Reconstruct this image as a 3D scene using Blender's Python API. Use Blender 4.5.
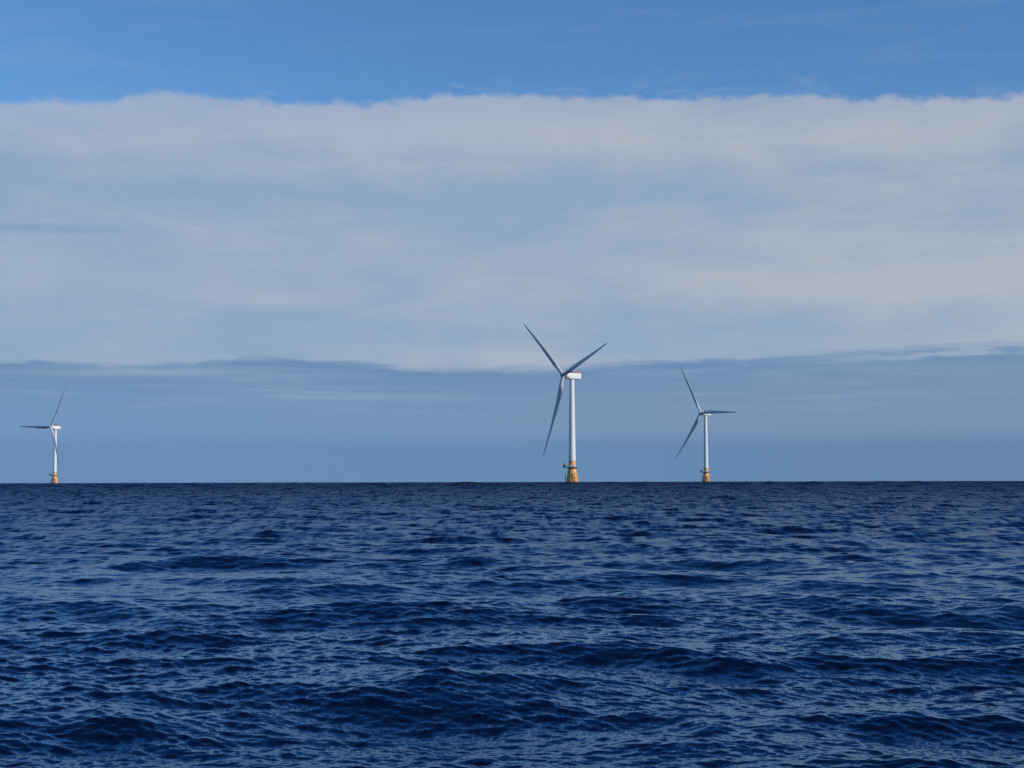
import bpy, bmesh, math, random
import numpy as np
from mathutils import Matrix, Vector

for o in list(bpy.data.objects):
    bpy.data.objects.remove(o)
S = bpy.context.scene
COL = S.collection
R = math.radians

# ------------------------------------------------------------------ camera
CAM_H = 2.3                       # eye height above the water, standing on a boat deck
FPX = 1500.0                      # focal length in pixels (52.7 mm on 36 mm)
cam = bpy.data.objects.new('camera', bpy.data.cameras.new('camera'))
COL.objects.link(cam)
cam.data.sensor_width = 36.0
cam.data.lens = FPX * 36.0 / 1024.0
cam.data.clip_start = 0.3
cam.data.clip_end = 60000.0
PITCH = math.atan((481.85 - 384.0) / FPX)
cam.matrix_world = (Matrix.Translation((0, 0, CAM_H)) @ Matrix.Rotation(R(90) + PITCH, 4, 'X')
                    @ Matrix.Rotation(R(-0.129), 4, 'Z'))
S.camera = cam

# ------------------------------------------------------------------ colour management
S.view_settings.view_transform = 'Standard'
S.view_settings.look = 'None'
S.view_settings.gamma = 1.0
S.view_settings.use_curve_mapping = False
S.view_settings.exposure = 0.0
S.cycles.use_denoising = False
S.cycles.max_bounces = 6

# ------------------------------------------------------------------ sun
SUN_EL = R(27)
SUN_AZ = R(63)                    # to the right of the direction that looks back past the camera
to_sun = Vector((math.sin(SUN_AZ) * math.cos(SUN_EL), -math.cos(SUN_AZ) * math.cos(SUN_EL), math.sin(SUN_EL)))
sun = bpy.data.objects.new('sun', bpy.data.lights.new('sun', 'SUN'))
COL.objects.link(sun)
sun.data.energy = 3.7
sun.data.angle = R(0.53)
sun.data.color = (1.0, 0.93, 0.82)
sun.rotation_euler = to_sun.to_track_quat('Z', 'Y').to_euler()

# ------------------------------------------------------------------ node helper
class NB:
    """small node-tree writer"""
    def __init__(s, tree):
        s.t = tree
    def n(s, kind, **kw):
        x = s.t.nodes.new(kind)
        for k, v in kw.items():
            setattr(x, k, v)
        return x
    def put(s, sock, v):
        if isinstance(v, bpy.types.NodeSocket):
            s.t.links.new(v, sock)
        elif isinstance(v, (tuple, list)) and len(v) == 3 and sock.type == 'RGBA':
            sock.default_value = (*v, 1)
        else:
            sock.default_value = v
    def m(s, op, a, b=0.0, c=0.0, clamp=False):
        x = s.n('ShaderNodeMath', operation=op, use_clamp=clamp)
        for i, v in enumerate((a, b, c)):
            s.put(x.inputs[i], v)
        return x.outputs[0]
    def sm(s, v, lo, hi, a=0.0, b=1.0):
        x = s.n('ShaderNodeMapRange', interpolation_type='SMOOTHSTEP')
        for i, q in enumerate((v, lo, hi, a, b)):
            s.put(x.inputs[i], q)
        return x.outputs[0]
    def mix(s, f, a, b):
        x = s.n('ShaderNodeMix', data_type='RGBA')
        s.put(x.inputs[0], f); s.put(x.inputs[6], a); s.put(x.inputs[7], b)
        return x.outputs[2]
    def vec(s, x, y, z):
        c = s.n('ShaderNodeCombineXYZ')
        for i, v in enumerate((x, y, z)):
            s.put(c.inputs[i], v)
        return c.outputs[0]
    def noise(s, v, scale, detail=4.0, rough=0.55, dist=0.0):
        x = s.n('ShaderNodeTexNoise')
        s.put(x.inputs['Vector'], v)
        x.inputs['Scale'].default_value = scale
        x.inputs['Detail'].default_value = detail
        x.inputs['Roughness'].default_value = rough
        x.inputs['Distortion'].default_value = dist
        return x.outputs['Fac']

# ------------------------------------------------------------------ world: clear Nishita sky with a bank of cloud
W = bpy.data.worlds.new('World')
S.world = W
W.use_nodes = True
W.node_tree.nodes.clear()
b = NB(W.node_tree)
SKY_STRENGTH = 0.125
sky = b.n('ShaderNodeTexSky', sky_type='NISHITA')
sky.sun_disc = False
sky.sun_elevation = SUN_EL
sky.sun_rotation = math.atan2(to_sun.x, to_sun.y)
sky.altitude = 0
sky.air_density = 1.0
sky.dust_density = 0.0
sky.ozone_density = 7.0
tc = b.n('ShaderNodeTexCoord')
sp = b.n('ShaderNodeSeparateXYZ')
b.put(sp.inputs[0], tc.outputs['Generated'])
dx, dy, dz = sp.outputs
hor = b.m('SQRT', b.m('ADD', b.m('MULTIPLY', dx, dx), b.m('MULTIPLY', dy, dy)))
v = b.m('DIVIDE', b.m('MAXIMUM', dz, 0.0), b.m('MAXIMUM', hor, 0.02))     # tangent of the elevation
u = b.m('ARCTAN2', dx, dy)                                              # azimuth from north (+Y)
hx = b.m('DIVIDE', dx, hor); hy = b.m('DIVIDE', dy, hor)

def sn(su, sv, scale, detail=4.0, rough=0.55, dist=0.0, off=0.0):
    """noise over the sky, wrapped round the horizon; su along it, sv up it"""
    return b.noise(b.vec(b.m('MULTIPLY', hx, su), b.m('MULTIPLY_ADD', hy, su, off), b.m('MULTIPLY', v, sv)), scale, detail, rough, dist)
def gauss(x, c, w):
    q = b.m('DIVIDE', b.m('SUBTRACT', x, c), w)
    return b.m('POWER', math.e, b.m('MULTIPLY', b.m('MULTIPLY', q, q), -1.0))

cosu = b.m('COSINE', b.m('MULTIPLY', u, b.sm(b.m('ABSOLUTE', u), 2.2, 1.0)))   # cloud fronts run straight across the view
# tall cloud bank, its top at about 14.6 degrees
n_top = sn(1, 1.3, 16, 8, 0.66, 0.25)
n_puff = sn(1, 1.2, 48, 6, 0.62, 0.2, 4.4)
n_big = sn(1, 1, 3.0, 2, 0.5)
top = b.m('MULTIPLY_ADD', b.m('SUBTRACT', n_top, 0.5), 0.019, 0.2602)
top = b.m('MULTIPLY_ADD', b.m('SUBTRACT', n_puff, 0.5), 0.015, top)
top = b.m('MULTIPLY_ADD', gauss(u, -0.226, 0.022), 0.0065, top)
top = b.m('MULTIPLY_ADD', b.m('SUBTRACT', n_big, 0.5), 0.004, top)
top = b.m('MULTIPLY', b.m('MULTIPLY_ADD', u, 0.005, top), cosu)
top = b.m('MULTIPLY_ADD', b.sm(b.m('ABSOLUTE', u), 0.6, 1.5), -0.20, top)      # the bank thins out round the sides
depth = b.m('SUBTRACT', top, v)
bank = b.sm(depth, -0.0020, 0.0042)
bank = b.m('MULTIPLY', bank, b.sm(depth, 0.0, 0.03, 0.82, 0.97))
# torn wisps that stand off the top edge
wisp = b.m('MULTIPLY', b.sm(sn(1, 3.5, 26, 7, 0.65, 0.6, 8.8), 0.52, 0.74), b.sm(depth, -0.026, -0.001))
bank = b.m('MAXIMUM', bank, b.m('MULTIPLY', wisp, 0.24))
# thin veils in the blue above it
veil = b.m('MULTIPLY', b.sm(sn(1.0, 9, 5.0, 6, 0.62, 0.6, 3.0), 0.47, 0.80), 0.13)
veil = b.m('MULTIPLY', veil, b.sm(v, 0.6, 0.3))
# light and dark within the bank
n_a = sn(1, 2.6, 4.0, 5, 0.55, 0.5, 1.7)
n_b = sn(1, 5.5, 8.0, 6, 0.58, 0.6, 5.1)
n_c = sn(1, 1.5, 15, 6, 0.6, 0.4, 6.6)
lum = b.m('MULTIPLY_ADD', b.m('SUBTRACT', n_a, 0.5), 1.45, 0.46)
lum = b.m('MULTIPLY_ADD', b.m('SUBTRACT', n_b, 0.5), 1.5, lum)
lum = b.m('MULTIPLY_ADD', b.m('MULTIPLY', b.m('SUBTRACT', n_c, 0.5), b.sm(v, 0.13, 0.24, 0.5, 1.0)), 1.0, lum)
lum = b.m('MULTIPLY_ADD', gauss(v, 0.240, 0.026), 0.48, lum)
lum = b.m('MULTIPLY_ADD', gauss(v, 0.135, 0.025), 0.16, lum)
lum = b.m('MULTIPLY_ADD', gauss(v, 0.19, 0.02), -0.20, lum)
lum = b.m('MULTIPLY_ADD', gauss(v, 0.100, 0.018), -0.12, lum)
side = b.m('MINIMUM', b.m('MAXIMUM', u, -0.5), 0.5)
lum = b.m('MULTIPLY_ADD', side, 0.55, lum)
lum = b.m('MULTIPLY_ADD', b.m('MULTIPLY', gauss(v, 0.128, 0.014), gauss(u, 0.24, 0.16)), 0.45, lum)
lum = b.sm(lum, -0.10, 1.20)
white = b.mix(b.sm(side, -0.35, 0.25), (0.385, 0.455, 0.585), (0.430, 0.470, 0.540))
cloud = b.mix(lum, (0.262, 0.385, 0.545), white)
# gap of blue on the left
gap = b.m('MULTIPLY', gauss(b.m('MULTIPLY_ADD', b.m('SUBTRACT', n_b, 0.5), 0.014, v), 0.1625, 0.0030), b.sm(u, -0.20, -0.31))
cloud = b.mix(b.m('MULTIPLY', gap, 0.55), cloud, (0.180, 0.318, 0.540))
# lower, further deck of shaded stratus under it, its edge torn into flat shelves
n_e = sn(1, 4.5, 15, 7, 0.60, 0.6, 7.7)
n_e2 = sn(1, 12, 11, 5, 0.55, 0.4, 2.2)
edge = b.m('MULTIPLY_ADD', b.m('SUBTRACT', n_e, 0.5), 0.0135, 0.0790)
edge = b.m('MULTIPLY_ADD', b.m('SUBTRACT', n_e2, 0.5), 0.0105, edge)
edge = b.m('MULTIPLY_ADD', b.sm(u, 0.02, 0.34), 0.0130, edge)
edge = b.m('MULTIPLY_ADD', gauss(u, -0.165, 0.065), 0.0066, edge)
edge = b.m('MULTIPLY_ADD', gauss(u, -0.315, 0.035), 0.0030, edge)
edge = b.m('MULTIPLY', edge, cosu)
under = b.m('SUBTRACT', edge, v)
deck = b.sm(under, -0.0010, b.m('MULTIPLY_ADD', gauss(u, 0.0, 0.07), 0.0045, b.m('MULTIPLY_ADD', n_c, 0.008, 0.0005)))
n_s = sn(1, 20, 5.0, 6, 0.62, 0.5, 9.3)
dside = b.mix(b.sm(side, -0.3, 0.3), (0.170, 0.300, 0.495), (0.184, 0.290, 0.445))
dcol = b.mix(b.sm(under, 0.0, 0.028), (0.150, 0.268, 0.455), dside)
dcol = b.mix(b.sm(v, 0.036, 0.022), dcol, b.mix(b.sm(side, -0.33, 0.33), (0.145, 0.268, 0.474), (0.136, 0.244, 0.415)))
streak = b.m('MULTIPLY', b.sm(n_s, 0.46, 0.70), gauss(v, 0.064, 0.020))
dcol = b.mix(b.m('MULTIPLY', streak, 0.42), dcol, (0.30, 0.42, 0.55))
# the bright shelf low on the right, and a pale one on the left
sh = b.m('MULTIPLY', gauss(b.m('MULTIPLY_ADD', b.m('SUBTRACT', n_e2, 0.5), 0.012, under), 0.0052, 0.0021), b.sm(u, 0.12, 0.31))
sh2 = b.m('MULTIPLY', gauss(b.m('MULTIPLY_ADD', b.m('SUBTRACT', n_e2, 0.5), 0.010, v), 0.0715, 0.0015), gauss(u, -0.23, 0.06))
dcol = b.mix(b.m('MULTIPLY', b.m('MAXIMUM', sh, b.m('MULTIPLY', sh2, 0.5)), 0.75), dcol, (0.36, 0.46, 0.57))
# colours above are radiances; the background multiplies by SKY_STRENGTH
def up(c):
    x = b.n('ShaderNodeVectorMath', operation='SCALE')
    b.put(x.inputs[0], c); x.inputs['Scale'].default_value = 1.0 / SKY_STRENGTH
    return x.outputs[0]
skyc = b.n('ShaderNodeHueSaturation')
b.put(skyc.inputs['Color'], sky.outputs[0])
skyc.inputs['Saturation'].default_value = 1.07
c0 = b.mix(veil, skyc.outputs[0], up((0.40, 0.46, 0.56)))
c0 = b.mix(bank, c0, up(cloud))
c0 = b.mix(deck, c0, up(dcol))
bg = b.n('ShaderNodeBackground')
b.put(bg.inputs[0], c0)
bg.inputs[1].default_value = SKY_STRENGTH
wo = b.n('ShaderNodeOutputWorld')
b.t.links.new(bg.outputs[0], wo.inputs[0])

# ------------------------------------------------------------------ sea: one sheet of wind waves, finer near the boat
def sea_mesh():
    rng = np.random.default_rng(11)
    # rings
    rr = [2.5]
    while rr[-1] < 20000:
        r = rr[-1]
        k = 0.012 if r < 8 else 0.0016 if r < 170 else 0.0020 if r < 700 else 0.0030 if r < 1300 else 0.0036 if r < 6000 else 0.02
        rr.append(r * (1 + k))
    rr = np.array(rr)
    dr = np.gradient(rr)
    # bearings: fine in front of the boat, coarse behind it
    th = [0.0]; st = R(0.05)
    while th[-1] < math.pi:
        if th[-1] > R(30): st = min(R(2.5), st * 1.035)
        th.append(th[-1] + st)
    th = np.array(th[:-1])
    th = np.concatenate([-th[:0:-1], th])
    nr, nt = len(rr), len(th)
    px = (rr[:, None] * np.sin(th)[None]).astype(np.float32)
    py = (rr[:, None] * np.cos(th)[None]).astype(np.float32)
    ddx = np.zeros_like(px); ddy = np.zeros_like(px); ddz = np.zeros_like(px)
    # directional wave spectrum
    waves = []
    NB_ = 170
    lam = np.exp(np.linspace(math.log(10.0), math.log(0.08), NB_)) * np.exp(rng.normal(0, .015, NB_))
    NF = 60                                                  # longer seas, grown in with distance
    lam = np.concatenate([np.exp(np.linspace(math.log(250.0), math.log(10.1), NF)), lam])
    NB_ += NF
    for i, L in enumerate(lam):
        k = 2 * math.pi / L
        spread = R(42) if L > 10.05 else R(22) + R(24) * (i / NB_)
        d = R(-96) + rng.normal(0, 1) * spread            # travel direction, roughly towards the boat
        slope = np.interp(math.log(L), np.log([.08, .15, .3, .6, 1.2, 2.4, 4.0, 6, 10, 10.1]), [.036, .036, .026, .020, .0180, .0185, .0190, .0175, .012, .036])
        slope *= rng.uniform(.6, 1.35)
        waves.append((k, math.cos(d), math.sin(d), slope / k, rng.uniform(0, 2 * math.pi), L))
    side_dr = rr * R(0.042)
    # gusts: slow patches of rougher and smoother water
    gust = np.ones_like(px)
    for _ in range(10):
        L = rng.uniform(8, 45); d = rng.uniform(0, 6.28)
        gust += 0.075 * np.sin((px * math.cos(d) + py * math.sin(d)) * 6.283 / L + rng.uniform(0, 6.28)).astype(np.float32)
    gust = np.clip(gust, .45, 1.6)
    for (k, cx, cy, a, ph, L) in waves:
        g = np.clip((L / dr - 2.2) / 3.0, 0, 1)           # drop waves the rings are too coarse for
        if L >= 10.05: g = g * np.clip((28.0 - L / dr) / 11.0, 0, 1) * np.clip((np.interp(rr, [2800, 4500], [75, 125]) - L) / 35.0, 0, 1)
        last = int(np.max(np.nonzero(g > 0)[0])) + 1 if np.any(g > 0) else 0
        if last == 0: continue
        X = px[:last]; Y = py[:last]
        p = X * np.float32(k * cx) + Y * np.float32(k * cy) + np.float32(ph)
        amp = (a * g[:last]).astype(np.float32)[:, None]
        if L < 1.5: amp = amp * gust[:last]
        s = np.sin(p); c = np.cos(p)
        ddz[:last] += amp * c
        q = 0.65
        ddx[:last] -= np.float32(q * cx) * amp * s
        ddy[:last] -= np.float32(q * cy) * amp * s
    # bearings too coarse for waves: flatten only very far behind
    co = np.stack([px + ddx, py + ddy, ddz], -1).reshape(-1, 3).astype(np.float32)
    co = np.concatenate([co, np.array([[0, 0, 0]], np.float32)])
    i0 = (np.arange(nr - 1)[:, None] * nt + np.arange(nt - 1)[None]).astype(np.int32)
    quads = np.stack([i0, i0 + nt, i0 + nt + 1, i0 + 1], -1).reshape(-1, 4)
    # close the ring behind the boat
    j = (np.arange(nr - 1) * nt).astype(np.int32)
    quads = np.concatenate([quads, np.stack([j + nt - 1, j + 2 * nt - 1, j + nt, j], -1)])
    quads = quads[:, ::-1]
    cap = np.stack([np.full(nt, nr * nt), np.arange(nt), np.roll(np.arange(nt), -1)], -1).astype(np.int32)[:, [0, 2, 1]]
    me = bpy.data.meshes.new('sea')
    nq, nc = len(quads), len(cap)
    me.vertices.add(len(co)); me.vertices.foreach_set('co', co.ravel())
    me.loops.add(nq * 4 + nc * 3)
    me.loops.foreach_set('vertex_index', np.concatenate([quads.ravel(), cap.ravel()]).astype(np.int32))
    me.polygons.add(nq + nc)
    ls = np.concatenate([np.arange(nq) * 4, nq * 4 + np.arange(nc) * 3]).astype(np.int32)
    me.polygons.foreach_set('loop_start', ls)
    me.polygons.foreach_set('use_smooth', np.ones(nq + nc, bool))
    me.update(calc_edges=True)
    me.validate()
    return me

def new_mat(name):
    m = bpy.data.materials.new(name)
    m.use_nodes = True
    t = NB(m.node_tree)
    return m, t, m.node_tree.nodes['Principled BSDF']

m_sea, t, p = new_mat('sea_water')
# reflecting surface with the Fresnel rise of water, added to the blue light that comes back out of the depth
p.inputs['Metallic'].default_value = 1.0
p.inputs['Base Color'].default_value = (0.018, 0.020, 0.022, 1)
p.inputs['Specular Tint'].default_value = (0.58, 0.80, 1.0, 1)
dif = t.n('ShaderNodeBsdfDiffuse'); dif.inputs['Color'].default_value = (0.0006, 0.0032, 0.016, 1)
addsh = t.n('ShaderNodeAddShader')
t.t.links.new(p.outputs[0], addsh.inputs[0]); t.t.links.new(dif.outputs[0], addsh.inputs[1])
t.t.links.new(addsh.outputs[0], m_sea.node_tree.nodes['Material Output'].inputs['Surface'])
geo = t.n('ShaderNodeNewGeometry')
pos = geo.outputs['Position']
ln = t.n('ShaderNodeVectorMath', operation='LENGTH'); t.put(ln.inputs[0], pos)
dist = ln.outputs['Value']
# ripples too small for the sheet tilt its normal; further out, where the sheet is coarser, they also widen the gloss
frac = t.m('DIVIDE', t.m('LOGARITHM', t.m('DIVIDE', t.m('MAXIMUM', dist, 20.0), 20.0), math.e), math.log(45), clamp=True)
t.put(p.inputs['Roughness'], t.m('MULTIPLY_ADD', t.m('POWER', frac, 0.75), 0.44, 0.045))

def slope(scale, detail, amp, vec=None):
    x = t.n('ShaderNodeTexNoise'); t.put(x.inputs['Vector'], vec or pos)
    x.inputs['Scale'].default_value = scale; x.inputs['Detail'].default_value = detail; x.inputs['Roughness'].default_value = 0.6
    y = t.n('ShaderNodeVectorMath', operation='SUBTRACT'); t.put(y.inputs[0], x.outputs['Color']); y.inputs[1].default_value = (.5, .5, .5)
    z = t.n('ShaderNodeVectorMath', operation='MULTIPLY'); t.put(z.inputs[0], y.outputs[0]); z.inputs[1].default_value = (amp * .8, amp, 0)
    return z.outputs[0]
def vadd(a_, b_):
    x = t.n('ShaderNodeVectorMath', operation='ADD'); t.put(x.inputs[0], a_); t.put(x.inputs[1], b_); return x.outputs[0]
rip = t.n('ShaderNodeVectorMath', operation='SCALE')
t.put(rip.inputs[0], vadd(slope(26.0, 2, 0.36), slope(6.0, 2, 0.26)))
t.put(rip.inputs['Scale'], t.sm(dist, 120, 12))
# wind streaks: narrow lanes of rougher water, long in the direction of the wind
mps = t.n('ShaderNodeMapping'); mps.inputs['Scale'].default_value = (0.85, 0.10, 0.0); t.put(mps.inputs[0], pos)
lane = t.n('ShaderNodeVectorMath', operation='SCALE')
t.put(lane.inputs[0], slope(1.0, 4, 1.25, mps.outputs[0])); t.put(lane.inputs['Scale'], t.sm(dist, 45, 200))
# short chop between the two
mpc = t.n('ShaderNodeMapping'); mpc.inputs['Scale'].default_value = (1.5, 0.32, 0.0); t.put(mpc.inputs[0], pos)
chop = t.n('ShaderNodeVectorMath', operation='SCALE')
t.put(chop.inputs[0], slope(1.0, 3, 1.15, mpc.outputs[0])); t.put(chop.inputs['Scale'], t.sm(dist, 22, 75))
nn = vadd(vadd(vadd(geo.outputs['Normal'], rip.outputs[0]), lane.outputs[0]), chop.outputs[0])
nz = t.n('ShaderNodeVectorMath', operation='NORMALIZE'); t.put(nz.inputs[0], nn)
t.put(p.inputs['Normal'], nz.outputs[0])
sea = bpy.data.objects.new('sea', sea_mesh())
COL.objects.link(sea)
sea.data.materials.append(m_sea)
sea['kind'] = 'structure'

# ------------------------------------------------------------------ turbine materials
def paint(name, col, dirt, amount, rough=0.4, scale=(0.35, 0.35, 0.05), metallic=0.0):
    m, t, p = new_mat(name)
    tc = t.n('ShaderNodeTexCoord')
    mp = t.n('ShaderNodeMapping'); mp.inputs['Scale'].default_value = scale
    t.put(mp.inputs[0], tc.outputs['Object'])
    n = t.noise(mp.outputs[0], 3.0, 6, 0.65, 0.3)
    t.put(p.inputs['Base Color'], t.mix(t.m('MULTIPLY', t.sm(n, 0.42, 0.75), amount), col, dirt))
    p.inputs['Roughness'].default_value = rough
    p.inputs['Metallic'].default_value = metallic
    return m
M_WHITE = paint('white_gloss_paint', (0.75, 0.75, 0.73), (0.50, 0.49, 0.45), 0.5, 0.35)
M_BLADE = paint('blade_gelcoat', (0.56, 0.57, 0.59), (0.44, 0.45, 0.46), 0.5, 0.30, (0.3, 0.3, 0.08))
M_RED = paint('red_paint', (0.36, 0.10, 0.09), (0.28, 0.09, 0.08), 0.5, 0.45)
M_DARK = paint('dark_steel', (0.045, 0.047, 0.05), (0.09, 0.07, 0.05), 0.5, 0.5)
M_GREY = paint('galvanised_steel', (0.42, 0.43, 0.44), (0.30, 0.29, 0.28), 0.5, 0.45)

# yellow floater: paint, rust runs below the deck, weed and wet band at the waterline
m, t, p = new_mat('yellow_floater_paint')
tc = t.n('ShaderNodeTexCoord'); sp = t.n('ShaderNodeSeparateXYZ'); t.put(sp.inputs[0], tc.outputs['Object'])
mp = t.n('ShaderNodeMapping'); mp.inputs['Scale'].default_value = (0.9, 0.9, 0.06); t.put(mp.inputs[0], tc.outputs['Object'])
n1 = t.noise(mp.outputs[0], 1.6, 6, 0.65, 0.4)
n2 = t.noise(tc.outputs['Object'], 0.8, 5, 0.6)
c = t.mix(t.m('MULTIPLY', t.sm(n1, 0.54, 0.74), 0.65), (0.76, 0.375, 0.115), (0.46, 0.21, 0.07))
wet = t.sm(t.m('MULTIPLY_ADD', n2, 1.4, sp.outputs[2]), 3.6, 2.2)
c = t.mix(wet, c, (0.035, 0.035, 0.028))
t.put(p.inputs['Base Color'], c)
p.inputs['Roughness'].default_value = 0.5
M_YELLOW = m

# ------------------------------------------------------------------ mesh helpers
def lathe(bm, prof, n=48, axis='Z', cap=True):
    """prof: list of (radius, height)"""
    rings = []
    for r, z in prof:
        ring = []
        for i in range(n):
            a = 2 * math.pi * i / n
            q = (r * math.cos(a), r * math.sin(a), z)
            if axis == 'Y': q = (q[0], z, q[1])
            ring.append(bm.verts.new(q))
        rings.append(ring)
    for A, B in zip(rings, rings[1:]):
        for i in range(n):
            bm.faces.new((A[i], A[(i + 1) % n], B[(i + 1) % n], B[i]))
    if cap:
        bm.faces.new(rings[0][::-1]); bm.faces.new(rings[-1])
def tube(bm, a, c, r, n=10):
    a, c = Vector(a), Vector(c); d = (c - a).normalized()
    s = d.orthogonal().normalized(); w = d.cross(s)
    A = [bm.verts.new(a + r * (math.cos(i * 2 * math.pi / n) * s + math.sin(i * 2 * math.pi / n) * w)) for i in range(n)]
    B = [bm.verts.new(c + r * (math.cos(i * 2 * math.pi / n) * s + math.sin(i * 2 * math.pi / n) * w)) for i in range(n)]
    for i in range(n):
        bm.faces.new((A[i], A[(i + 1) % n], B[(i + 1) % n], B[i]))
    bm.faces.new(A[::-1]); bm.faces.new(B)
def ringtube(bm, R0, z, r, n=48, m=8):
    rows = []
    for i in range(n):
        a = 2 * math.pi * i / n
        rows.append([bm.verts.new(((R0 + r * math.cos(q)) * math.cos(a), (R0 + r * math.cos(q)) * math.sin(a), z + r * math.sin(q)))
                     for q in (2 * math.pi * j / m for j in range(m))])
    for i in range(n):
        A, B = rows[i], rows[(i + 1) % n]
        for j in range(m):
            bm.faces.new((A[j], B[j], B[(j + 1) % m], A[(j + 1) % m]))
def box(bm, c, s, bev=0.0, rot=None):
    g = bmesh.ops.create_cube(bm, size=1.0)
    M = Matrix.Translation(c) @ (rot or Matrix()) @ Matrix.Diagonal((*s, 1))
    bmesh.ops.transform(bm, matrix=M, verts=g['verts'])
    if bev:
        es = list({e for v_ in g['verts'] for e in v_.link_edges})
        bmesh.ops.bevel(bm, geom=es, offset=bev, segments=3, affect='EDGES', profile=0.6)
def obj(name, bm, mat, parent=None, smooth=30):
    bmesh.ops.recalc_face_normals(bm, faces=bm.faces[:])
    me = bpy.data.meshes.new(name)
    bm.to_mesh(me); bm.free()
    me.materials.append(mat)
    if smooth:
        me.polygons.foreach_set('use_smooth', np.ones(len(me.polygons), bool))
        me.set_sharp_from_angle(angle=R(smooth))
    o = bpy.data.objects.new(name, me)
    COL.objects.link(o)
    if parent is not None: o.parent = parent
    return o

# ------------------------------------------------------------------ one floating turbine (base on the waterline, upwind = local -Y of its yaw frame)
HUB_H, BLADE_L, TILT, OVER = 98.0, 75.7, 0.0522, 9.70
TOWER_TOP = 94.4
DECK = 15.2

def blade_mesh():
    bm = bmesh.new()
    CONE, PREB = R(2.6), 3.8
    N, n = 46, 28
    def lerp(x, tab):
        for (a, p_), (c_, q_) in zip(tab, tab[1:]):
            if x <= c_:
                w = (x - a) / (c_ - a); w = w * w * (3 - 2 * w) if True else w
                return p_ + (q_ - p_) * w
        return tab[-1][1]
    chord = [(0, 3.3), (.04, 3.3), (.20, 5.1), (.36, 4.3), (.6, 2.9), (.85, 1.75), (.96, 1.15), (1, .18)]
    thick = [(0, 1.0), (.04, 1.0), (.20, .40), (.40, .26), (.7, .20), (1, .17)]
    twist = [(0, 15), (.15, 15), (.35, 8), (.7, 2.5), (1, 0)]
    rings = []
    for i in range(N + 1):
        s = (i / N) ** 1.0
        s = 1 - (1 - s) ** 1.15
        z = 1.4 + s * (BLADE_L - 1.4)
        ch, tk, tw = lerp(s, chord), lerp(s, thick), R(lerp(s, twist) + 3)
        rnd = lerp(s, [(0, 1), (.04, 1), (.2, 0), (1, 0)])
        y0 = -(math.sin(CONE) * z + PREB * s * s)
        ring = []
        for j in range(n):
            a = 2 * math.pi * j / n
            xc = 0.5 + 0.5 * math.cos(a)                         # 1 = trailing edge, 0 = leading edge
            yt = 5 * tk * (.2969 * math.sqrt(xc) - .126 * xc - .3516 * xc ** 2 + .2843 * xc ** 3 - .1015 * xc ** 4)
            sgn = 1 if a < math.pi else -1
            cam_ = 0.03 * (1 - rnd) * 4 * xc * (1 - xc)
            ax, ay = (0.32 - xc) * ch, (sgn * yt + cam_) * ch      # +y suction side, downwind
            cxx, cyy = -0.5 * ch * math.cos(a), 0.5 * ch * math.sin(a)
            x = ax * (1 - rnd) + cxx * rnd; y = ay * (1 - rnd) + cyy * rnd
            # twist turns the leading edge upwind (-y)
            X = x * math.cos(tw) + y * math.sin(tw)
            Y = -x * math.sin(tw) + y * math.cos(tw)
            ring.append(bm.verts.new((X, Y + y0, z)))
        rings.append(ring)
    for A, B in zip(rings, rings[1:]):
        for j in range(n):
            bm.faces.new((A[j], A[(j + 1) % n], B[(j + 1) % n], B[j]))
    bm.faces.new(rings[0][::-1]); bm.faces.new(rings[-1])
    return bm

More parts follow.
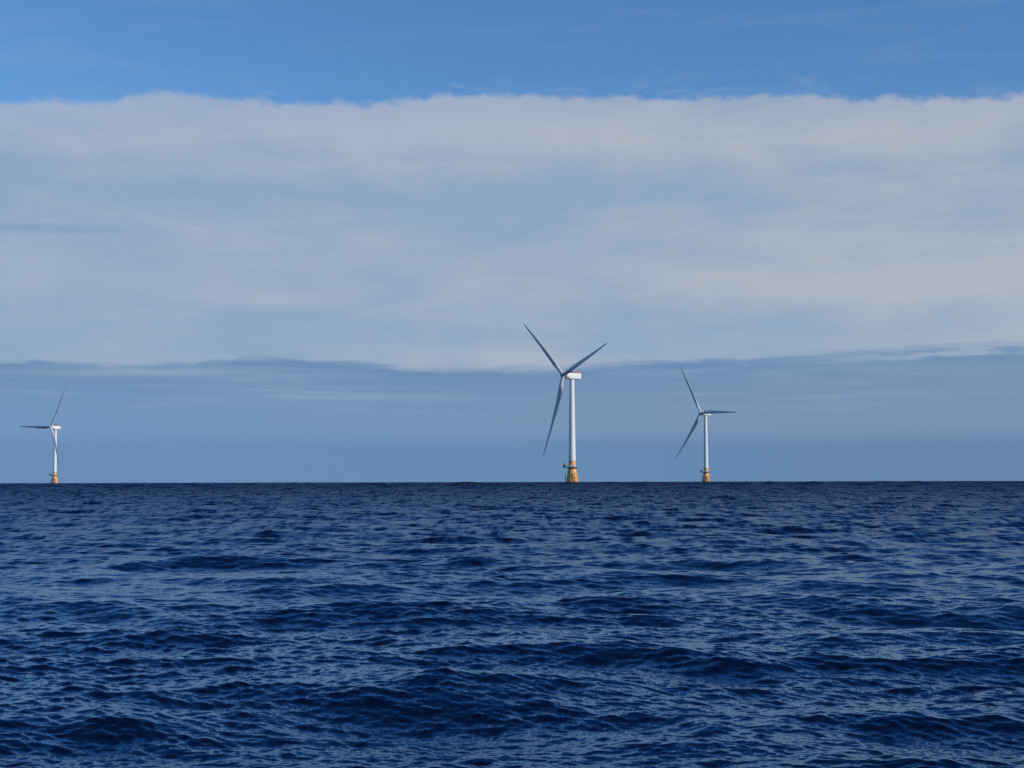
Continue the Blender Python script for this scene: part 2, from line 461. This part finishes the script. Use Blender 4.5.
def make_turbine():
    root = bpy.data.objects.new('wind_turbine', None)
    COL.objects.link(root)
    root.empty_display_size = 5
    # floater: cylinder through the water, tapering up to the deck
    bm = bmesh.new()
    lathe(bm, [(5.15, -12), (5.15, 1.5), (5.1, 3.0), (4.85, 6.0), (4.4, 9.5), (3.85, 12.5), (3.5, 14.2), (3.5, DECK - .02)], 64)
    obj('floater', bm, M_YELLOW, root)
    # transition ring between deck and tower
    bm = bmesh.new()
    lathe(bm, [(3.2, DECK + .02), (3.2, 20.9), (3.32, 20.92), (3.32, 21.3), (3.2, 21.32)], 64)
    obj('transition_piece', bm, M_YELLOW, root)
    # tower in three flanged cans
    bm = bmesh.new()
    prof = []
    def rad(z): return 3.15 + (2.12 - 3.15) * (z - 21.3) / (TOWER_TOP - 21.3)
    joints = [21.33, 45.0, 70.5, TOWER_TOP]
    for a, c in zip(joints, joints[1:]):
        prof += [(rad(a), a), (rad(c), c - .22)]
        if c < TOWER_TOP: prof += [(rad(c) + .05, c - .20), (rad(c) + .05, c - .02)]
    lathe(bm, prof, 64)
    tower = obj('tower', bm, M_WHITE, root, 20)
    # work deck
    bm = bmesh.new()
    lathe(bm, [(3.52, DECK - .75), (4.6, DECK - .75), (4.85, DECK - .5), (4.85, DECK), (3.22, DECK)], 48, cap=False)
    for i in range(12):
        a = 2 * math.pi * i / 12
        tube(bm, (3.6 * math.cos(a), 3.6 * math.sin(a), DECK - 1.7), (4.55 * math.cos(a), 4.55 * math.sin(a), DECK - .36), .11, 8)
    box(bm, (-6.4, -.2, DECK - .3), (3.8, 2.8, .58), .04)
    deck = obj('platform', bm, M_DARK, root)
    bm = bmesh.new()
    for z in (.4, .8, 1.25):
        ringtube(bm, 4.65, DECK + z, .05)
    for i in range(24):
        a = 2 * math.pi * (i + .5) / 24
        tube(bm, (4.65 * math.cos(a), 4.65 * math.sin(a), DECK), (4.65 * math.cos(a), 4.65 * math.sin(a), DECK + 1.27), .055, 6)
    obj('railing', bm, M_GREY, deck)
    bm = bmesh.new()
    for a, w, hh in ((-95, 1.5, 2.0), (-62, 1.2, 2.3), (-128, 1.1, 1.8)):
        rz = Matrix.Rotation(R(a), 4, 'Z')
        box(bm, rz @ Vector((3.95, 0, DECK + hh / 2 + .02)), (.8, w, hh), .06, rz)
    obj('cabinet', bm, M_WHITE, deck)
    # davit crane out over the landing side
    bm = bmesh.new()
    tube(bm, (-7.0, -.2, DECK), (-7.0, -.2, DECK + 2.6), .38, 14)
    box(bm, (-7.0, -.2, DECK + 1.3), (2.3, 1.9, 2.2), .15)
    tube(bm, (-7.0, -.2, DECK + 2.3), (-7.6, -.2, DECK + 4.1), .22, 10)
    tube(bm, (-7.6, -.2, DECK + 4.1), (-8.1, -.6, DECK + 1.6), .14, 8)
    obj('crane', bm, M_DARK, deck)
    # boat landings: twin fender tubes with rungs
    for ang in (-172, -63):
        bm = bmesh.new()
        ca, sa = math.cos(R(ang)), math.sin(R(ang))
        for s_ in (-.9, .9):
            pnt = lambda r_, z_: (r_ * ca - s_ * sa, r_ * sa + s_ * ca, z_)
            tube(bm, pnt(6.0, -5), pnt(6.0, 10.6), .28, 12)
            for z_ in (2.2, 6.2, 10.2):
                tube(bm, pnt(4.0, z_), pnt(5.95, z_), .17, 8)
        for k in range(30):
            z_ = -1 + k * .38
            tube(bm, (6.0 * ca + .62 * sa, 6.0 * sa - .62 * ca, z_), (6.0 * ca - .62 * sa, 6.0 * sa + .62 * ca, z_), .05, 6)
        obj('boat_landing', bm, M_GREY if ang == -172 else M_YELLOW, root)
    # door at the tower foot
    bm = bmesh.new()
    rz = Matrix.Rotation(R(-40), 4, 'Z')
    box(bm, rz @ Vector((3.2, 0, DECK + 1.5)), (.16, 1.1, 2.3), .05, rz)
    obj('door', bm, M_GREY, root)
    # nacelle, local frame: origin at the tower top on the axis, -Y upwind; the rotor part is added with TILT
    bm = bmesh.new()
    lathe(bm, [(1.95, -7.6), (2.9, -7.5), (3.2, -7.15), (3.25, -5.2), (3.2, -4.9), (3.05, -4.85)], 56, 'Y')   # ring generator
    bmesh.ops.translate(bm, vec=(0, 0, HUB_H - TOWER_TOP - .35), verts=bm.verts[:])
    box(bm, (0, 1.95, 2.92), (5.8, 13.6, 5.44), .8)
    lathe(bm, [(2.15, -.05), (2.15, .6)], 40)
    nac = obj('nacelle', bm, M_WHITE, root, 35)
    bm = bmesh.new()
    z0 = 5.66
    box(bm, (0, 4.7, z0 + .12), (5.6, 6.4, .22), .05)
    for x_ in (-2.75, 2.75):
        for k in range(6):
            tube(bm, (x_, 1.6 + k * 1.24, z0 + .2), (x_, 1.6 + k * 1.24, z0 + 1.5), .06, 6)
        for z_ in (.6, 1.0, 1.5):
            tube(bm, (x_, 1.6, z0 + z_), (x_, 7.8, z0 + z_), .07, 6)
        box(bm, (x_ * 1.012, 4.7, z0 + .62), (.05, 6.2, .8))
    for z_ in (.6, 1.0, 1.5):
        tube(bm, (-2.75, 7.8, z0 + z_), (2.75, 7.8, z0 + z_), .07, 6)
    box(bm, (0, 7.83, z0 + .62), (5.5, .05, .8))
    bmesh.ops.translate(bm, vec=(0, .65, 0), verts=bm.verts[:])
    obj('helicopter_deck', bm, M_RED, nac)
    bm = bmesh.new()
    box(bm, (0, -.3, z0 + .75), (2.6, 1.5, 1.5), .12)
    for x_ in (-.9, .9):
        tube(bm, (x_, -.3, z0 + 1.4), (x_, -.3, z0 + 3.2), .09, 8)
    obj('weather_mast', bm, M_DARK, nac)
    # hub and spinner, local frame of the tilted rotor axis
    bm = bmesh.new()
    lathe(bm, [(.05, -3.1), (.7, -3.0), (1.4, -2.55), (1.95, -1.7), (2.15, -.6), (2.15, 1.2), (2.0, 2.0)], 48, 'Y')
    for k in range(3):
        a = k * 2 * math.pi / 3
        d_ = Vector((math.sin(a), 0, math.cos(a)))
        tube(bm, d_ * 1.0, d_ * 2.45, 1.72, 28)
    hub = obj('rotor_hub', bm, M_BLADE, root, 35)
    b0 = obj('blade', blade_mesh(), M_BLADE, root, 40)
    for _ in range(2):
        c_ = b0.copy(); COL.objects.link(c_); c_.parent = root
    return root

def kids(o): return [c_ for c_ in COL.objects if c_.parent == o]
def copy_tree(o, parent=None):
    c_ = o.copy(); COL.objects.link(c_)
    if parent is not None: c_.parent = parent
    for k in kids(o): copy_tree(k, c_)
    return c_

def pose(root, x, y, yaw, az):
    root.location = (x, y, 0)
    blades = 0
    nacm = Matrix.Translation((0, 0, TOWER_TOP)) @ Matrix.Rotation(yaw, 4, 'Z')
    hubm = (Matrix.Translation((0, 0, HUB_H - OVER * math.sin(TILT))) @ Matrix.Rotation(yaw, 4, 'Z')
            @ Matrix.Rotation(-TILT, 4, 'X') @ Matrix.Translation((0, -OVER, 0)))
    for k in kids(root):
        base = k.name.split('.')[0]
        if base == 'nacelle': k.matrix_local = nacm
        elif base == 'rotor_hub': k.matrix_local = hubm @ Matrix.Rotation(az, 4, 'Y')
        elif base == 'blade':
            k.matrix_local = hubm @ Matrix.Rotation(az + blades * 2 * math.pi / 3, 4, 'Y'); blades += 1

spots = [
    (53.9, 1349.1, -0.966, -0.828, 'largest and nearest white wind turbine, with a red railing on its nacelle'),
    (271.4, 2103.0, -0.898, -0.4905, 'mid-sized white wind turbine on a yellow base, one blade pointing right along the horizontal'),
    (-785.4, 2579.6, -0.602, 0.555, 'smallest and farthest white wind turbine, standing alone, one blade crossing in front of its tower'),
]
proto = make_turbine()
trees = [proto] + [copy_tree(proto) for _ in spots[1:]]
for o, (x, y, yaw, az, label) in zip(trees, spots):
    pose(o, x, y, yaw, az)
    o['label'] = label
    o['category'] = 'wind turbine'
    o['group'] = 'floating wind turbines on the horizon'
